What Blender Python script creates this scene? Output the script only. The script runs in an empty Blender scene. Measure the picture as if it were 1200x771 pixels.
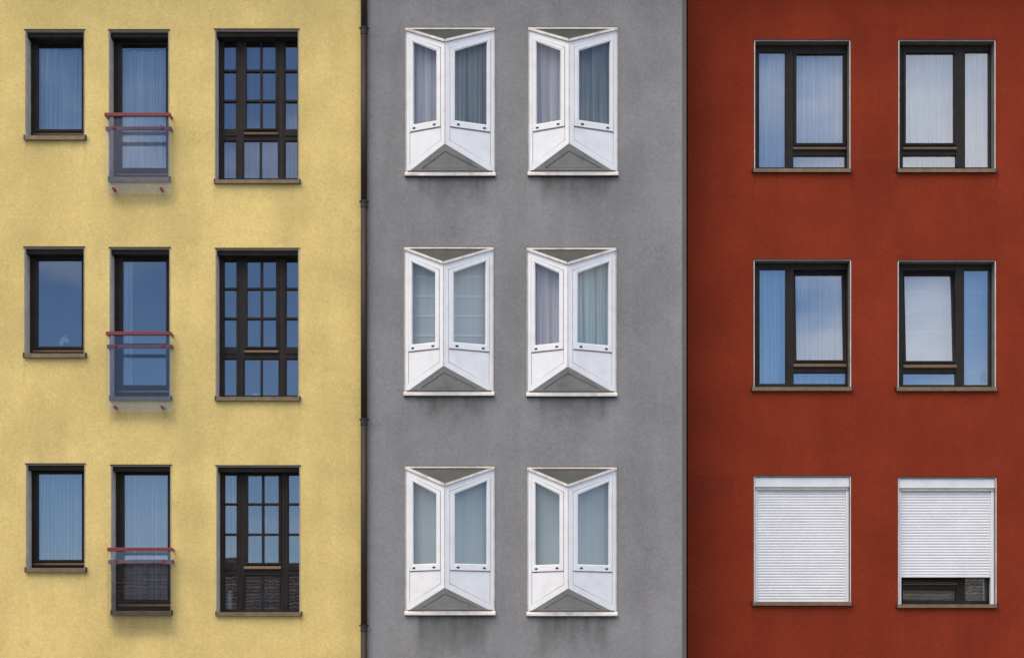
import bpy, bmesh, math, random
from mathutils import Vector, Matrix
R = math.radians
sc = bpy.context.scene
COL = sc.collection

# ------------------------------------------------------------------ camera, sky, sun, exposure
S = 0.0115            # metres per photo pixel on the facade
D = 20.0              # metres from camera to facade
EYE = 1.6
cam_d = bpy.data.cameras.new("camera")
cam = bpy.data.objects.new("camera", cam_d); COL.objects.link(cam)
cam.location = (0, -D, EYE); cam.rotation_euler = (R(90), 0, 0)
cam_d.sensor_width = 36.0
cam_d.lens = 36.0 * D / (1200 * S)
cam_d.shift_y = (800 - 385.5) / 1200
cam_d.clip_end = 3000
sc.camera = cam

SUN_EL, SUN_AZ = 56.0, -40.0          # azimuth measured from the facade normal, negative = from the left
w = bpy.data.worlds.new("World"); sc.world = w; w.use_nodes = True
nt = w.node_tree; nt.nodes.clear()
def N(nt, t, **k):
    n = nt.nodes.new(t)
    for a, b in k.items(): setattr(n, a, b)
    return n
out = N(nt, 'ShaderNodeOutputWorld'); bg = N(nt, 'ShaderNodeBackground')
sky = N(nt, 'ShaderNodeTexSky', sky_type='NISHITA', sun_disc=False)
sky.sun_elevation = R(SUN_EL); sky.sun_rotation = R(180 + SUN_AZ)
sky.air_density = 0.8; sky.dust_density = 0.0; sky.ozone_density = 2.5
tc = N(nt, 'ShaderNodeTexCoord')
mp = N(nt, 'ShaderNodeMapping'); mp.inputs['Scale'].default_value = (1, 1, 2.6); mp.inputs['Location'].default_value = (-2.4493, -0.0456, -0.5051)
cl = N(nt, 'ShaderNodeTexNoise'); cl.inputs['Scale'].default_value = 2.1; cl.inputs['Detail'].default_value = 7; cl.inputs['Roughness'].default_value = 0.52
rp = N(nt, 'ShaderNodeMapRange', interpolation_type='SMOOTHSTEP'); rp.inputs[1].default_value = 0.44; rp.inputs[2].default_value = 0.66
mx = N(nt, 'ShaderNodeMix', data_type='RGBA'); mx.inputs[7].default_value = (11.2, 10.3, 9.8, 1)
L = nt.links.new
L(tc.outputs['Generated'], mp.inputs[0]); L(mp.outputs[0], cl.inputs['Vector']); L(cl.outputs[0], rp.inputs[0])
L(rp.outputs[0], mx.inputs[0]); L(sky.outputs[0], mx.inputs[6]); L(mx.outputs[2], bg.inputs[0])
bg.inputs[1].default_value = 0.09; L(bg.outputs[0], out.inputs[0])
sun_d = bpy.data.lights.new("sun", 'SUN'); sun_d.energy = 1.5; sun_d.angle = R(42); sun_d.color = (1, 0.87, 0.71)
sun = bpy.data.objects.new("sun", sun_d); COL.objects.link(sun)
sd = Vector((math.sin(R(SUN_AZ)) * math.cos(R(SUN_EL)), -math.cos(R(SUN_AZ)) * math.cos(R(SUN_EL)), math.sin(R(SUN_EL))))
sun.rotation_euler = sd.to_track_quat('Z', 'Y').to_euler()
sc.view_settings.view_transform = 'Standard'; sc.view_settings.look = 'None'
sc.view_settings.exposure = 1.0; sc.view_settings.gamma = 1.0

# ------------------------------------------------------------------ helpers
def X(px, Y=0.0): return (px - 600) * S * (D + Y) / D      # photo pixel -> metres on the wall plane at y = Y
def Z(py, Y=0.0): return EYE + (800 - py) * S * (D + Y) / D
ORG = {}
def link(o, parent, origin):
    po = ORG[parent.name] if parent else Vector((0, 0, 0))
    o.location = Vector(origin) - po
    if parent: o.parent = parent
    COL.objects.link(o); ORG[o.name] = Vector(origin)
    return o
def tag(o, label=None, cat=None, group=None, kind=None):
    if label: o['label'] = label
    if cat: o['category'] = cat
    if group: o['group'] = group
    if kind: o['kind'] = kind
    return o
def thing(name, loc, label, cat, group=None):
    o = bpy.data.objects.new(name, None); o.empty_display_size = 0.2
    link(o, None, loc); return tag(o, label, cat, group)
class MB:
    def __init__(s): s.v = []; s.f = []
    def add(s, vs, fs):
        n = len(s.v); s.v += [tuple(v) for v in vs]; s.f += [tuple(i + n for i in f) for f in fs]; return s
    def box(s, x0, x1, y0, y1, z0, z1):
        return s.add([(x0,y0,z0),(x1,y0,z0),(x1,y1,z0),(x0,y1,z0),(x0,y0,z1),(x1,y0,z1),(x1,y1,z1),(x0,y1,z1)],
                     [(0,3,2,1),(4,5,6,7),(0,1,5,4),(1,2,6,5),(2,3,7,6),(3,0,4,7)])
    def prism(s, front, back):
        n = len(front)
        return s.add(list(front) + list(back), [tuple(range(n)), tuple(range(2*n-1, n-1, -1))] +
                     [(i, n+i, n+(i+1) % n, (i+1) % n) for i in range(n)])
    def plate(s, x0, x1, z0, z1, holes, y0, y1, back=True):
        xs = sorted({x0, x1} | {v for h in holes for v in h[:2]}); zs = sorted({z0, z1} | {v for h in holes for v in h[2:]})
        hole = lambda a, b: any(h[0] < a < h[1] and h[2] < b < h[3] for h in holes)
        solid = {}
        for i in range(len(xs)-1):
            for j in range(len(zs)-1):
                solid[i, j] = not hole((xs[i]+xs[i+1])/2, (zs[j]+zs[j+1])/2)
        vid = {}; V = []
        def v(i, j, k):
            if (i, j, k) not in vid: vid[i, j, k] = len(V); V.append((xs[i], (y0, y1)[k], zs[j]))
            return vid[i, j, k]
        F = []
        for (i, j), so in solid.items():
            if not so: continue
            F.append((v(i,j,0), v(i+1,j,0), v(i+1,j+1,0), v(i,j+1,0)))
            if back: F.append((v(i,j,1), v(i,j+1,1), v(i+1,j+1,1), v(i+1,j,1)))
            if not solid.get((i-1, j)): F.append((v(i,j,0), v(i,j+1,0), v(i,j+1,1), v(i,j,1)))
            if not solid.get((i+1, j)): F.append((v(i+1,j,0), v(i+1,j,1), v(i+1,j+1,1), v(i+1,j+1,0)))
            if not solid.get((i, j-1)): F.append((v(i,j,0), v(i,j,1), v(i+1,j,1), v(i+1,j,0)))
            if not solid.get((i, j+1)): F.append((v(i,j+1,0), v(i+1,j+1,0), v(i+1,j+1,1), v(i,j+1,1)))
        return s.add(V, F)
    def tube(s, p, q, r, n=16):
        p, q = Vector(p), Vector(q); a = (q-p).normalized(); u = a.orthogonal().normalized(); w_ = a.cross(u)
        ring = lambda c: [c + r*(math.cos(2*math.pi*i/n)*u + math.sin(2*math.pi*i/n)*w_) for i in range(n)]
        return s.prism(ring(p), ring(q))
    def lathe(s, c, prof, n=16):
        V = []; F = []
        for r, z in prof:
            for i in range(n): V.append((c[0]+r*math.cos(2*math.pi*i/n), c[1]+r*math.sin(2*math.pi*i/n), c[2]+z))
        for k in range(len(prof)-1):
            for i in range(n): F.append((k*n+i, k*n+(i+1) % n, (k+1)*n+(i+1) % n, (k+1)*n+i))
        F.append(tuple(range(n-1, -1, -1))); m = (len(prof)-1)*n; F.append(tuple(range(m, m+n)))
        return s.add(V, F)
    def build(s, name, mat, parent=None, origin=None, bevel=0, smooth=False, seg=1):
        if origin is None:
            c = [(min(v[k] for v in s.v) + max(v[k] for v in s.v)) / 2 for k in range(3)]; origin = c
        o0 = Vector(origin)
        me = bpy.data.meshes.new(name); me.from_pydata([Vector(v) - o0 for v in s.v], [], s.f)
        bm = bmesh.new(); bm.from_mesh(me); bmesh.ops.recalc_face_normals(bm, faces=bm.faces); bm.to_mesh(me); bm.free()
        me.materials.append(mat)
        if smooth:
            for p in me.polygons: p.use_smooth = True
        o = bpy.data.objects.new(name, me); link(o, parent, o0)
        if bevel:
            b = o.modifiers.new("bevel", 'BEVEL'); b.width = bevel; b.segments = seg; b.limit_method = 'ANGLE'
        return o
def Bx(name, mat, parent, x0, x1, y0, y1, z0, z1, bevel=0):
    return MB().box(x0, x1, y0, y1, z0, z1).build(name, mat, parent, bevel=bevel)

# ------------------------------------------------------------------ materials
def base_mat(name, col, rough=0.6, spec=0.5, metal=0.0):
    m = bpy.data.materials.new(name); m.use_nodes = True; n = m.node_tree; b = n.nodes['Principled BSDF']
    b.inputs['Base Color'].default_value = (*col, 1); b.inputs['Roughness'].default_value = rough
    b.inputs['Specular IOR Level'].default_value = spec; b.inputs['Metallic'].default_value = metal
    return m, n, b
def painted(name, col, rough, var=0.12, scale=14, spec=0.5, metal=0.0, dirt=None, dirt_amt=0.5, bump=0.0, stretch=(1, 1, 1)):
    m, n, b = base_mat(name, col, rough, spec, metal)
    t = N(n, 'ShaderNodeTexCoord'); g = N(n, 'ShaderNodeNewGeometry'); mpn = N(n, 'ShaderNodeMapping')
    mpn.inputs['Scale'].default_value = stretch; n.links.new(g.outputs['Position'], mpn.inputs[0])
    no = N(n, 'ShaderNodeTexNoise'); no.inputs['Scale'].default_value = scale; no.inputs['Detail'].default_value = 6; n.links.new(mpn.outputs[0], no.inputs['Vector'])
    mr = N(n, 'ShaderNodeMapRange'); mr.inputs[1].default_value = 0.3; mr.inputs[2].default_value = 0.7; mr.inputs[3].default_value = 1-var; mr.inputs[4].default_value = 1+var
    n.links.new(no.outputs[0], mr.inputs[0])
    mu = N(n, 'ShaderNodeMix', data_type='RGBA', blend_type='MULTIPLY'); mu.inputs[0].default_value = 1; mu.inputs[6].default_value = (*col, 1)
    n.links.new(mr.outputs[0], mu.inputs[7]); last = mu.outputs[2]
    if dirt:
        n2 = N(n, 'ShaderNodeTexNoise'); n2.inputs['Scale'].default_value = scale*0.6; n2.inputs['Detail'].default_value = 8; n2.inputs['Roughness'].default_value = 0.65
        n.links.new(mpn.outputs[0], n2.inputs['Vector'])
        m2 = N(n, 'ShaderNodeMapRange'); m2.inputs[1].default_value = 0.5; m2.inputs[2].default_value = 0.75; m2.inputs[4].default_value = dirt_amt
        n.links.new(n2.outputs[0], m2.inputs[0])
        md = N(n, 'ShaderNodeMix', data_type='RGBA'); md.inputs[7].default_value = (*dirt, 1)
        n.links.new(m2.outputs[0], md.inputs[0]); n.links.new(last, md.inputs[6]); last = md.outputs[2]
    n.links.new(last, b.inputs['Base Color'])
    if bump:
        bp = N(n, 'ShaderNodeBump'); bp.inputs['Strength'].default_value = 0.5; bp.inputs['Distance'].default_value = bump
        n.links.new(no.outputs[0], bp.inputs['Height']); n.links.new(bp.outputs[0], b.inputs['Normal'])
    return m

def stucco(name, col, col2, dark, stain_refl=(), fine=1.0, bump=0.006, swirl=0.35, band=0.0):
    """trowelled render: fine grain, small worm-like trowel marks, large blotches, dirt and painted reflection patches of their own shape"""
    m, n, b = base_mat(name, col, 0.92, 0.15); l = n.links.new
    g = N(n, 'ShaderNodeNewGeometry'); pos = g.outputs['Position']
    def noise(scale, detail=5, rough=0.55, dist=0.0, st=None):
        x = N(n, 'ShaderNodeTexNoise'); x.inputs['Scale'].default_value = scale; x.inputs['Detail'].default_value = detail
        x.inputs['Roughness'].default_value = rough; x.inputs['Distortion'].default_value = dist
        if st:
            mm = N(n, 'ShaderNodeMapping'); mm.inputs['Scale'].default_value = st; l(pos, mm.inputs[0]); l(mm.outputs[0], x.inputs['Vector'])
        else: l(pos, x.inputs['Vector'])
        return x.outputs[0]
    def mr(src, a, b_, c, d, smooth=True):
        x = N(n, 'ShaderNodeMapRange', interpolation_type='SMOOTHSTEP' if smooth else 'LINEAR')
        for i, v in enumerate((a, b_, c, d)): x.inputs[i+1].default_value = v
        l(src, x.inputs[0]); return x.outputs[0]
    def ma(op, a, b_):
        x = N(n, 'ShaderNodeMath', operation=op)
        for i, v in enumerate((a, b_)):
            if isinstance(v, (int, float)): x.inputs[i].default_value = v
            else: l(v, x.inputs[i])
        return x.outputs[0]
    def mixc(f, a, c, bl='MIX'):
        x = N(n, 'ShaderNodeMix', data_type='RGBA', blend_type=bl)
        for i, v in ((0, f), (6, a), (7, c)):
            if isinstance(v, (int, float)): x.inputs[i].default_value = v
            elif isinstance(v, tuple): x.inputs[i].default_value = (*v, 1)
            else: l(v, x.inputs[i])
        return x.outputs[2]
    nf = noise(95*fine, 4, 0.6); nm = noise(26*fine, 5, 0.6, 1.6); nl = noise(1.1, 5, 0.6); nv = noise(1.5, 6, 0.6, 0.2, (1, 1, 0.14))
    c = mixc(mr(nm, 0.35, 0.65, 0, 1), col, col2)
    gr = ma('ADD', mr(nf, 0.3, 0.7, -0.08, 0.08, False), mr(nl, 0.3, 0.7, -0.10, 0.09))
    gr = ma('ADD', gr, mr(nv, 0.3, 0.7, -0.07-band, 0.06+band))
    rg = ma('ABSOLUTE', ma('SUBTRACT', noise(11*fine, 3, 0.5, 2.5), 0.5), 0)       # curled trowel marks
    gr = ma('ADD', gr, ma('MULTIPLY', mr(rg, 0.0, 0.035, swirl*0.3, 0), mr(noise(1.7), 0.4, 0.65, 0.15, 1)))
    c = mixc(1.0, c, ma('ADD', gr, 1.0), 'MULTIPLY')
    # hairline cracks, only here and there
    wv = N(n, 'ShaderNodeVectorMath', operation='ADD'); nd = N(n, 'ShaderNodeTexNoise'); nd.inputs['Scale'].default_value = 6; nd.inputs['Detail'].default_value = 5
    l(pos, nd.inputs['Vector']); sc_ = N(n, 'ShaderNodeVectorMath', operation='SCALE'); sc_.inputs['Scale'].default_value = 0.5; l(nd.outputs['Color'], sc_.inputs[0])
    l(pos, wv.inputs[0]); l(sc_.outputs[0], wv.inputs[1])
    ck = N(n, 'ShaderNodeTexVoronoi', feature='DISTANCE_TO_EDGE'); ck.inputs['Scale'].default_value = 0.75; l(wv.outputs[0], ck.inputs['Vector'])
    crack = ma('MULTIPLY', mr(ck.outputs['Distance'], 0.0, 0.006, 0.4, 0), mr(noise(0.8, 3), 0.5, 0.62, 0, 1))
    c = mixc(crack, c, dark)
    # small dark pits
    vo = N(n, 'ShaderNodeTexVoronoi'); vo.inputs['Scale'].default_value = 9; l(pos, vo.inputs['Vector'])
    pit = ma('MULTIPLY', mr(vo.outputs['Distance'], 0.05, 0.12, 1, 0), mr(noise(3.1), 0.6, 0.7, 0, 0.55))
    c = mixc(pit, c, dark)
    if stain_refl:
        sep = N(n, 'ShaderNodeSeparateXYZ'); l(pos, sep.inputs[0]); sx, sz = sep.outputs[0], sep.outputs[2]
        wob = mr(noise(5, 5, 0.65), 0.25, 0.75, -0.10, 0.10, False)
        sxw = ma('ADD', sx, ma('MULTIPLY', wob, 0.35)); szw = ma('ADD', sz, ma('MULTIPLY', wob, 1.4))
        streak = mr(noise(7, 6, 0.65, 0.3, (1, 1, 0.12)), 0.3, 0.7, 0.5, 1.0)
        tot = None
        for (x0, x1, zt, zb, amt, soft) in stain_refl:
            k = ma('MULTIPLY', mr(sxw, x0-soft, x0+soft, 0, 1), mr(sxw, x1-soft, x1+soft, 1, 0))
            k = ma('MULTIPLY', k, mr(szw, zb, zt, 0, amt)); k = ma('MULTIPLY', k, mr(sz, zt+0.02, zt+0.05, 1, 0))
            tot = k if tot is None else ma('MAXIMUM', tot, k)
        c = mixc(ma('MULTIPLY', tot, streak), c, dark)
    l(c, b.inputs['Base Color'])
    h = ma('ADD', ma('MULTIPLY', nf, 0.25), ma('MULTIPLY', nm, 0.9))
    bp = N(n, 'ShaderNodeBump'); bp.inputs['Strength'].default_value = 0.75; bp.inputs['Distance'].default_value = bump
    l(h, bp.inputs['Height']); l(bp.outputs[0], b.inputs['Normal'])
    return m

def glass_mat(name, tint, refl, fres=1.0, wav=0.0, rough=0.0):
    m = bpy.data.materials.new(name); m.use_nodes = True; n = m.node_tree; n.nodes.clear(); l = n.links.new
    o = N(n, 'ShaderNodeOutputMaterial'); t = N(n, 'ShaderNodeBsdfTransparent'); t.inputs[0].default_value = (*tint, 1)
    gl = N(n, 'ShaderNodeBsdfGlossy'); gl.inputs['Roughness'].default_value = rough; gl.inputs['Color'].default_value = (0.86, 0.89, 1.0, 1)
    f = N(n, 'ShaderNodeFresnel'); f.inputs[0].default_value = 1.5
    a = N(n, 'ShaderNodeMath', operation='MULTIPLY_ADD'); a.inputs[1].default_value = fres; a.inputs[2].default_value = refl; a.use_clamp = True
    mix = N(n, 'ShaderNodeMixShader'); l(f.outputs[0], a.inputs[0]); l(a.outputs[0], mix.inputs[0]); l(t.outputs[0], mix.inputs[1]); l(gl.outputs[0], mix.inputs[2])
    if wav:
        g = N(n, 'ShaderNodeNewGeometry'); no = N(n, 'ShaderNodeTexNoise'); no.inputs['Scale'].default_value = 3.2; no.inputs['Detail'].default_value = 1
        l(g.outputs['Position'], no.inputs['Vector'])
        bp = N(n, 'ShaderNodeBump'); bp.inputs['Strength'].default_value = 1; bp.inputs['Distance'].default_value = wav
        l(no.outputs[0], bp.inputs['Height']); l(bp.outputs[0], gl.inputs['Normal'])
    l(mix.outputs[0], o.inputs[0]); return m

def cloth_mat(name, col, trans=0.3, var=0.42):
    m = bpy.data.materials.new(name); m.use_nodes = True; n = m.node_tree; n.nodes.clear(); l = n.links.new
    o = N(n, 'ShaderNodeOutputMaterial'); d = N(n, 'ShaderNodeBsdfDiffuse'); t = N(n, 'ShaderNodeBsdfTranslucent')
    g = N(n, 'ShaderNodeNewGeometry'); mm = N(n, 'ShaderNodeMapping'); mm.inputs['Scale'].default_value = (40, 40, 0.5); l(g.outputs['Position'], mm.inputs[0])
    no = N(n, 'ShaderNodeTexNoise'); no.inputs['Scale'].default_value = 1; no.inputs['Detail'].default_value = 3; l(mm.outputs[0], no.inputs['Vector'])
    mr = N(n, 'ShaderNodeMapRange'); mr.inputs[1].default_value = 0.3; mr.inputs[2].default_value = 0.7; mr.inputs[3].default_value = 1-var; mr.inputs[4].default_value = 1+var*0.35  # vertical streaks paint fold shading into the cloth colour
    l(no.outputs[0], mr.inputs[0])
    mu = N(n, 'ShaderNodeMix', data_type='RGBA', blend_type='MULTIPLY'); mu.inputs[0].default_value = 1; mu.inputs[6].default_value = (*col, 1); l(mr.outputs[0], mu.inputs[7])
    l(mu.outputs[2], d.inputs[0]); l(mu.outputs[2], t.inputs[0])
    mix = N(n, 'ShaderNodeMixShader'); mix.inputs[0].default_value = trans; l(d.outputs[0], mix.inputs[1]); l(t.outputs[0], mix.inputs[2]); l(mix.outputs[0], o.inputs[0])
    return m

RED_Y = 0.75          # the red house stands back from its neighbour
GRY_Y = -0.03
BAYS = []             # (left, right, top, bottom) photo pixels of the bay windows
for (l1, t1, l2, t2) in ((475.9, 33.6, 619.8, 33.2), (474.4, 290.4, 618.2, 291.2), (475.7, 546.9, 618.6, 547.8)):
    BAYS += [(l1, l1+103.2, t1), (l2, l2+103.2, t2)]
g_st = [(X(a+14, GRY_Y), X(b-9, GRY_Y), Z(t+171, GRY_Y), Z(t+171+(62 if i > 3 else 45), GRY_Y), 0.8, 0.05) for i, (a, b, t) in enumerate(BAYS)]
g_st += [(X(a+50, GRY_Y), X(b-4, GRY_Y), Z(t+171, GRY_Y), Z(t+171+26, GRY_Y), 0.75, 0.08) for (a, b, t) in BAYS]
y_stain_refl = [(X(x)-.01, X(x)+.02, Z(y), Z(y+38), 0.4, 0.012) for x, y in ((29, 165), (99, 164), (28, 420), (100, 671), (252, 216), (351, 470), (352, 722), (128, 214), (200, 470))] + [(X(128), X(199), Z(y), Z(y+32), 0.35, 0.04) for y in (222, 479, 722)] + [(X(40), X(95), Z(y), Z(y+22), 0.22, 0.06) for y in (165, 420, 671)] + \
       [(X(265), X(345), Z(y), Z(y+24), 0.18, 0.08) for y in (215, 470, 722)]  # sill streaks, plus the dark glass reflection painted below each french door
r_st = [(X(x, RED_Y)-.01, X(x, RED_Y)+.02, Z(y, RED_Y), Z(y+60, RED_Y), 0.35, 0.015) for x, y in ((883, 203), (998, 203), (1052, 458), (1168, 203), (998, 459), (882, 710), (1169, 712))] + [(X(a, RED_Y), X(b, RED_Y), Z(t, RED_Y), Z(t+90, RED_Y), am, 0.03) for (a, b, t, am) in ((1000, 1052, 30, 0.3), (1000, 1052, 190, 0.38), (1002, 1050, 450, 0.28), (890, 912, 203, 0.2), (940, 975, 205, 0.15), (885, 995, 710, 0.28), (1060, 1165, 712, 0.28), (1120, 1160, 730, 0.4), (812, 860, 560, 0.3))]
M = {}
M['yellow'] = stucco('yellow_render', (0.65, 0.49, 0.18), (0.75, 0.582, 0.232), (0.36, 0.27, 0.12), y_stain_refl, 1.05, 0.006)
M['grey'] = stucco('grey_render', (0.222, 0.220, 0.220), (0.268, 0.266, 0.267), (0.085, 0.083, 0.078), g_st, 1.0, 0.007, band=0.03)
M['red'] = stucco('red_render', (0.212, 0.028, 0.0105), (0.25, 0.0355, 0.0135), (0.13, 0.018, 0.012), r_st, 1.35, 0.004)
M['frame'] = painted('dark_frame_paint', (0.020, 0.0145, 0.0115), 0.5, 0.25, 9, 0.22, dirt=(0.05, 0.04, 0.032), dirt_amt=0.35)
M['bronze'] = painted('bronze_anodised_aluminium', (0.20, 0.145, 0.082), 0.45, 0.18, 12, 0.5, 0.35, dirt=(0.07, 0.05, 0.03), dirt_amt=0.5)
M['cap'] = painted('black_cap_and_shadow_strip', (0.012, 0.011, 0.010), 0.6)
M['bead'] = painted('pale_corner_bead', (0.62, 0.60, 0.57), 0.6, 0.15, 10, dirt=(0.25, 0.22, 0.18), dirt_amt=0.4)
M['bead_y'] = painted('grey_corner_bead', (0.30, 0.27, 0.20), 0.7, 0.2, 10)
M['reveal'] = painted('grey_reveal_render', (0.58, 0.54, 0.49), 0.85, 0.12, 10, 0.2, dirt=(0.2, 0.18, 0.15), dirt_amt=0.4, bump=0.002)
M['reveal_dark'] = painted('dark_reveal_render', (0.17, 0.16, 0.145), 0.85, 0.15, 10, 0.2)  # darker grey reveal, used on the red house
M['bronze_dark'] = painted('dark_bronze_rail', (0.12, 0.075, 0.042), 0.5, 0.18, 12, 0.4, 0.2)
M['pvc'] = painted('white_plastic_frame', (0.82, 0.83, 0.85), 0.38, 0.04, 6, 0.45, dirt=(0.58, 0.54, 0.48), dirt_amt=0.3)
M['pvc_dirty'] = painted('weathered_white_sheet', (0.74, 0.71, 0.67), 0.45, 0.1, 9, 0.4, dirt=(0.33, 0.22, 0.15), dirt_amt=0.7, stretch=(1, 1, 1))
M['under'] = painted('shaded_stained_underside_sheet', (0.45, 0.44, 0.425), 0.6, 0.08, 8, 0.3, dirt=(0.2, 0.17, 0.13), dirt_amt=0.5)  # white sheet greyed, underside shade put into the colour, brown staining over it
M['zinc'] = painted('dark_zinc_sheet', (0.07, 0.075, 0.068), 0.55, 0.15, 7, 0.4, 0.2, dirt=(0.05, 0.055, 0.045), dirt_amt=0.6)
M['sealant'] = painted('brown_stained_sealant', (0.22, 0.165, 0.13), 0.8, 0.3, 25)
M['tan_seal'] = painted('beige_edge_profile', (0.50, 0.46, 0.40), 0.7, 0.2, 12, dirt=(0.25, 0.19, 0.14), dirt_amt=0.5)
M['shutter'] = painted('white_shutter_plastic', (0.80, 0.815, 0.84), 0.45, 0.03, 4, 0.4, dirt=(0.5, 0.5, 0.5), dirt_amt=0.15)
M['shutter_box'] = painted('white_aluminium_housing', (0.74, 0.755, 0.77), 0.4, 0.05, 7, 0.4, dirt=(0.42, 0.42, 0.42), dirt_amt=0.3)
M['rail'] = painted('oxblood_red_rail_paint', (0.19, 0.028, 0.028), 0.42, 0.15, 14, 0.5, dirt=(0.11, 0.03, 0.025), dirt_amt=0.5)
M['bolt'] = painted('oxblood_bolt_paint', (0.20, 0.018, 0.018), 0.35, 0.1, 20)
M['pipe'] = painted('dark_brown_pipe_paint', (0.018, 0.014, 0.013), 0.65, 0.2, 6, 0.5, stretch=(1, 1, 0.2))
M['joint'] = painted('grey_joint_profile', (0.105, 0.10, 0.096), 0.7, 0.12, 8, stretch=(1, 1, 0.2))
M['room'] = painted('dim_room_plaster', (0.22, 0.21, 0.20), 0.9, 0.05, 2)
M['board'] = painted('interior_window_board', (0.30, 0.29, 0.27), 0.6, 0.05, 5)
M['black'] = painted('black_vent_plastic', (0.008, 0.008, 0.008), 0.5)
M['glass'] = glass_mat('window_glass', (0.88, 0.93, 0.94), 0.095, 1.0, 0.00015)
M['glass_red'] = glass_mat('coated_window_glass', (0.90, 0.95, 0.96), 0.12, 1.0, 0.00018)
M['glass_bay'] = glass_mat('bay_window_glass', (0.95, 0.96, 0.955), 0.0, 0.75, 0.0004)
M['glass_rail'] = glass_mat('clear_balustrade_glass', (0.965, 0.975, 0.98), 0.012, 0.7, 0.0003)
M['curtain'] = cloth_mat('sheer_curtain_cloth', (0.62, 0.78, 0.85))
M['curtain_w'] = cloth_mat('bright_sheer_curtain_cloth', (0.60, 0.80, 0.90))
M['curtain_teal'] = cloth_mat('teal_grey_curtain_cloth', (0.50, 0.55, 0.54))
M['curtain_low'] = cloth_mat('grey_sheer_curtain_cloth', (0.52, 0.58, 0.66))
M['curtain_pale'] = cloth_mat('pale_green_grey_curtain_cloth', (0.82, 0.95, 0.91), 0.1)
M['curtain_dim'] = cloth_mat('thin_curtain_cloth', (0.20, 0.21, 0.25))
M['curtain_refl'] = cloth_mat('lilac_reflection_curtain_cloth', (0.92, 0.87, 0.92), 0.05, 0.3)  # lilac reflection of the left panes put into the cloth colour
M['blind'] = cloth_mat('flat_blind_cloth', (0.86, 0.91, 0.89), 0.15, 0.06)
M['batten'] = cloth_mat('pale_batten_cloth', (0.95, 0.97, 0.97), 0.0, 0.02)
M['tan_blind'] = painted('tan_slat_blind', (0.66, 0.50, 0.33), 0.6, 0.1, 8)
M['white_cer'] = painted('white_ceramic', (0.75, 0.74, 0.72), 0.3, 0.03)
M['cream'] = painted('cream_ceramic', (0.75, 0.62, 0.45), 0.4, 0.05)
M['green_pot'] = painted('pale_green_pot', (0.30, 0.52, 0.36), 0.4, 0.05)
M['leaf'] = painted('leaf_green', (0.05, 0.10, 0.03), 0.5, 0.2)
M['petal'] = painted('white_petal', (0.8, 0.8, 0.78), 0.6, 0.03)
M['paper'] = painted('white_paper', (0.78, 0.78, 0.76), 0.8, 0.03)
M['ink'] = painted('grey_ink', (0.12, 0.14, 0.18), 0.8)
M['asphalt'] = painted('asphalt', (0.05, 0.05, 0.052), 0.9, 0.2, 6, 0.3, bump=0.004)
M['paving'] = painted('concrete_paving', (0.27, 0.26, 0.245), 0.9, 0.12, 3, 0.3, bump=0.003)
M['ground'] = painted('dry_ground', (0.13, 0.125, 0.10), 0.95, 0.2, 0.4)
M['line'] = painted('road_paint', (0.7, 0.7, 0.68), 0.8, 0.1, 8)
M['house'] = painted('cream_house_render', (0.55, 0.50, 0.42), 0.9, 0.06, 2)
M['tile_dark'] = painted('weathered_roof_tile', (0.16, 0.115, 0.09), 0.85, 0.4, 2.2, 0.3, dirt=(0.2, 0.16, 0.13), dirt_amt=0.6)
M['tile'] = painted('brown_roof_tile', (0.22, 0.15, 0.11), 0.8, 0.4, 2.2, 0.3, dirt=(0.42, 0.33, 0.26), dirt_amt=0.7)
M['fascia'] = painted('dark_fascia', (0.05, 0.05, 0.05), 0.6)

# ------------------------------------------------------------------ the setting: ground, road, pavement
def structure(o): o['kind'] = 'structure'; return o
structure(MB().box(-400, 400, -400, 400, -0.5, -0.14).build('ground', M['ground']))
structure(MB().box(-60, 60, -16.0, -4.0, -0.3, -0.12).build('road', M['asphalt']))
p = structure(MB().box(-60, 60, -3.85, 0.7, -0.3, 0.0).build('pavement', M['paving']))
structure(MB().box(-60, 60, -26.0, -16.15, -0.3, 0.0).build('pavement', M['paving']))
for y0, y1 in ((-4.0, -3.85), (-16.15, -16.0)):
    structure(MB().box(-60, 60, y0, y1, -0.3, 0.005).build('kerb', M['paving'], bevel=0.02))
lm = MB()
for i in range(-15, 16): lm.box(i*4-1, i*4+1, -10.06, -9.94, -0.12, -0.116)
structure(lm.build('road_marking', M['line']))

# ------------------------------------------------------------------ the three houses
ROOF_Z = Z(-92)
def house(name, x0, x1, Y, mat, holes, label, floors):
    b = thing(name, ((x0+x1)/2, Y, 0), label, 'apartment building')
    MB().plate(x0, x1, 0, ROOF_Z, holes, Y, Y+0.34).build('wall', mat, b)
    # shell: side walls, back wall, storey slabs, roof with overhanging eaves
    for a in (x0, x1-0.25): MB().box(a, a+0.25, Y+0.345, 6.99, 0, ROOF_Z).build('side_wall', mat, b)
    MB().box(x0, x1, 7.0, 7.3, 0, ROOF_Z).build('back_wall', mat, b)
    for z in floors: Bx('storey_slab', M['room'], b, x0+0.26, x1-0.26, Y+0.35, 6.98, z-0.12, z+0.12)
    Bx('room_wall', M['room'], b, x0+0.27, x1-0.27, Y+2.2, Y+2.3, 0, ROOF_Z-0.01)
    r = MB().box(x0, x1, Y-0.45, 7.6, ROOF_Z+0.002, ROOF_Z+0.2).build('roof', M['fascia'], b)
    MB().tube((x0, Y-0.52, ROOF_Z+0.12), (x1, Y-0.52, ROOF_Z+0.12), 0.07).build('gutter', M['pipe'], r)
    return b
fl = [Z(740), Z(484), Z(228), Z(-40)]
random.seed(4)

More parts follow.
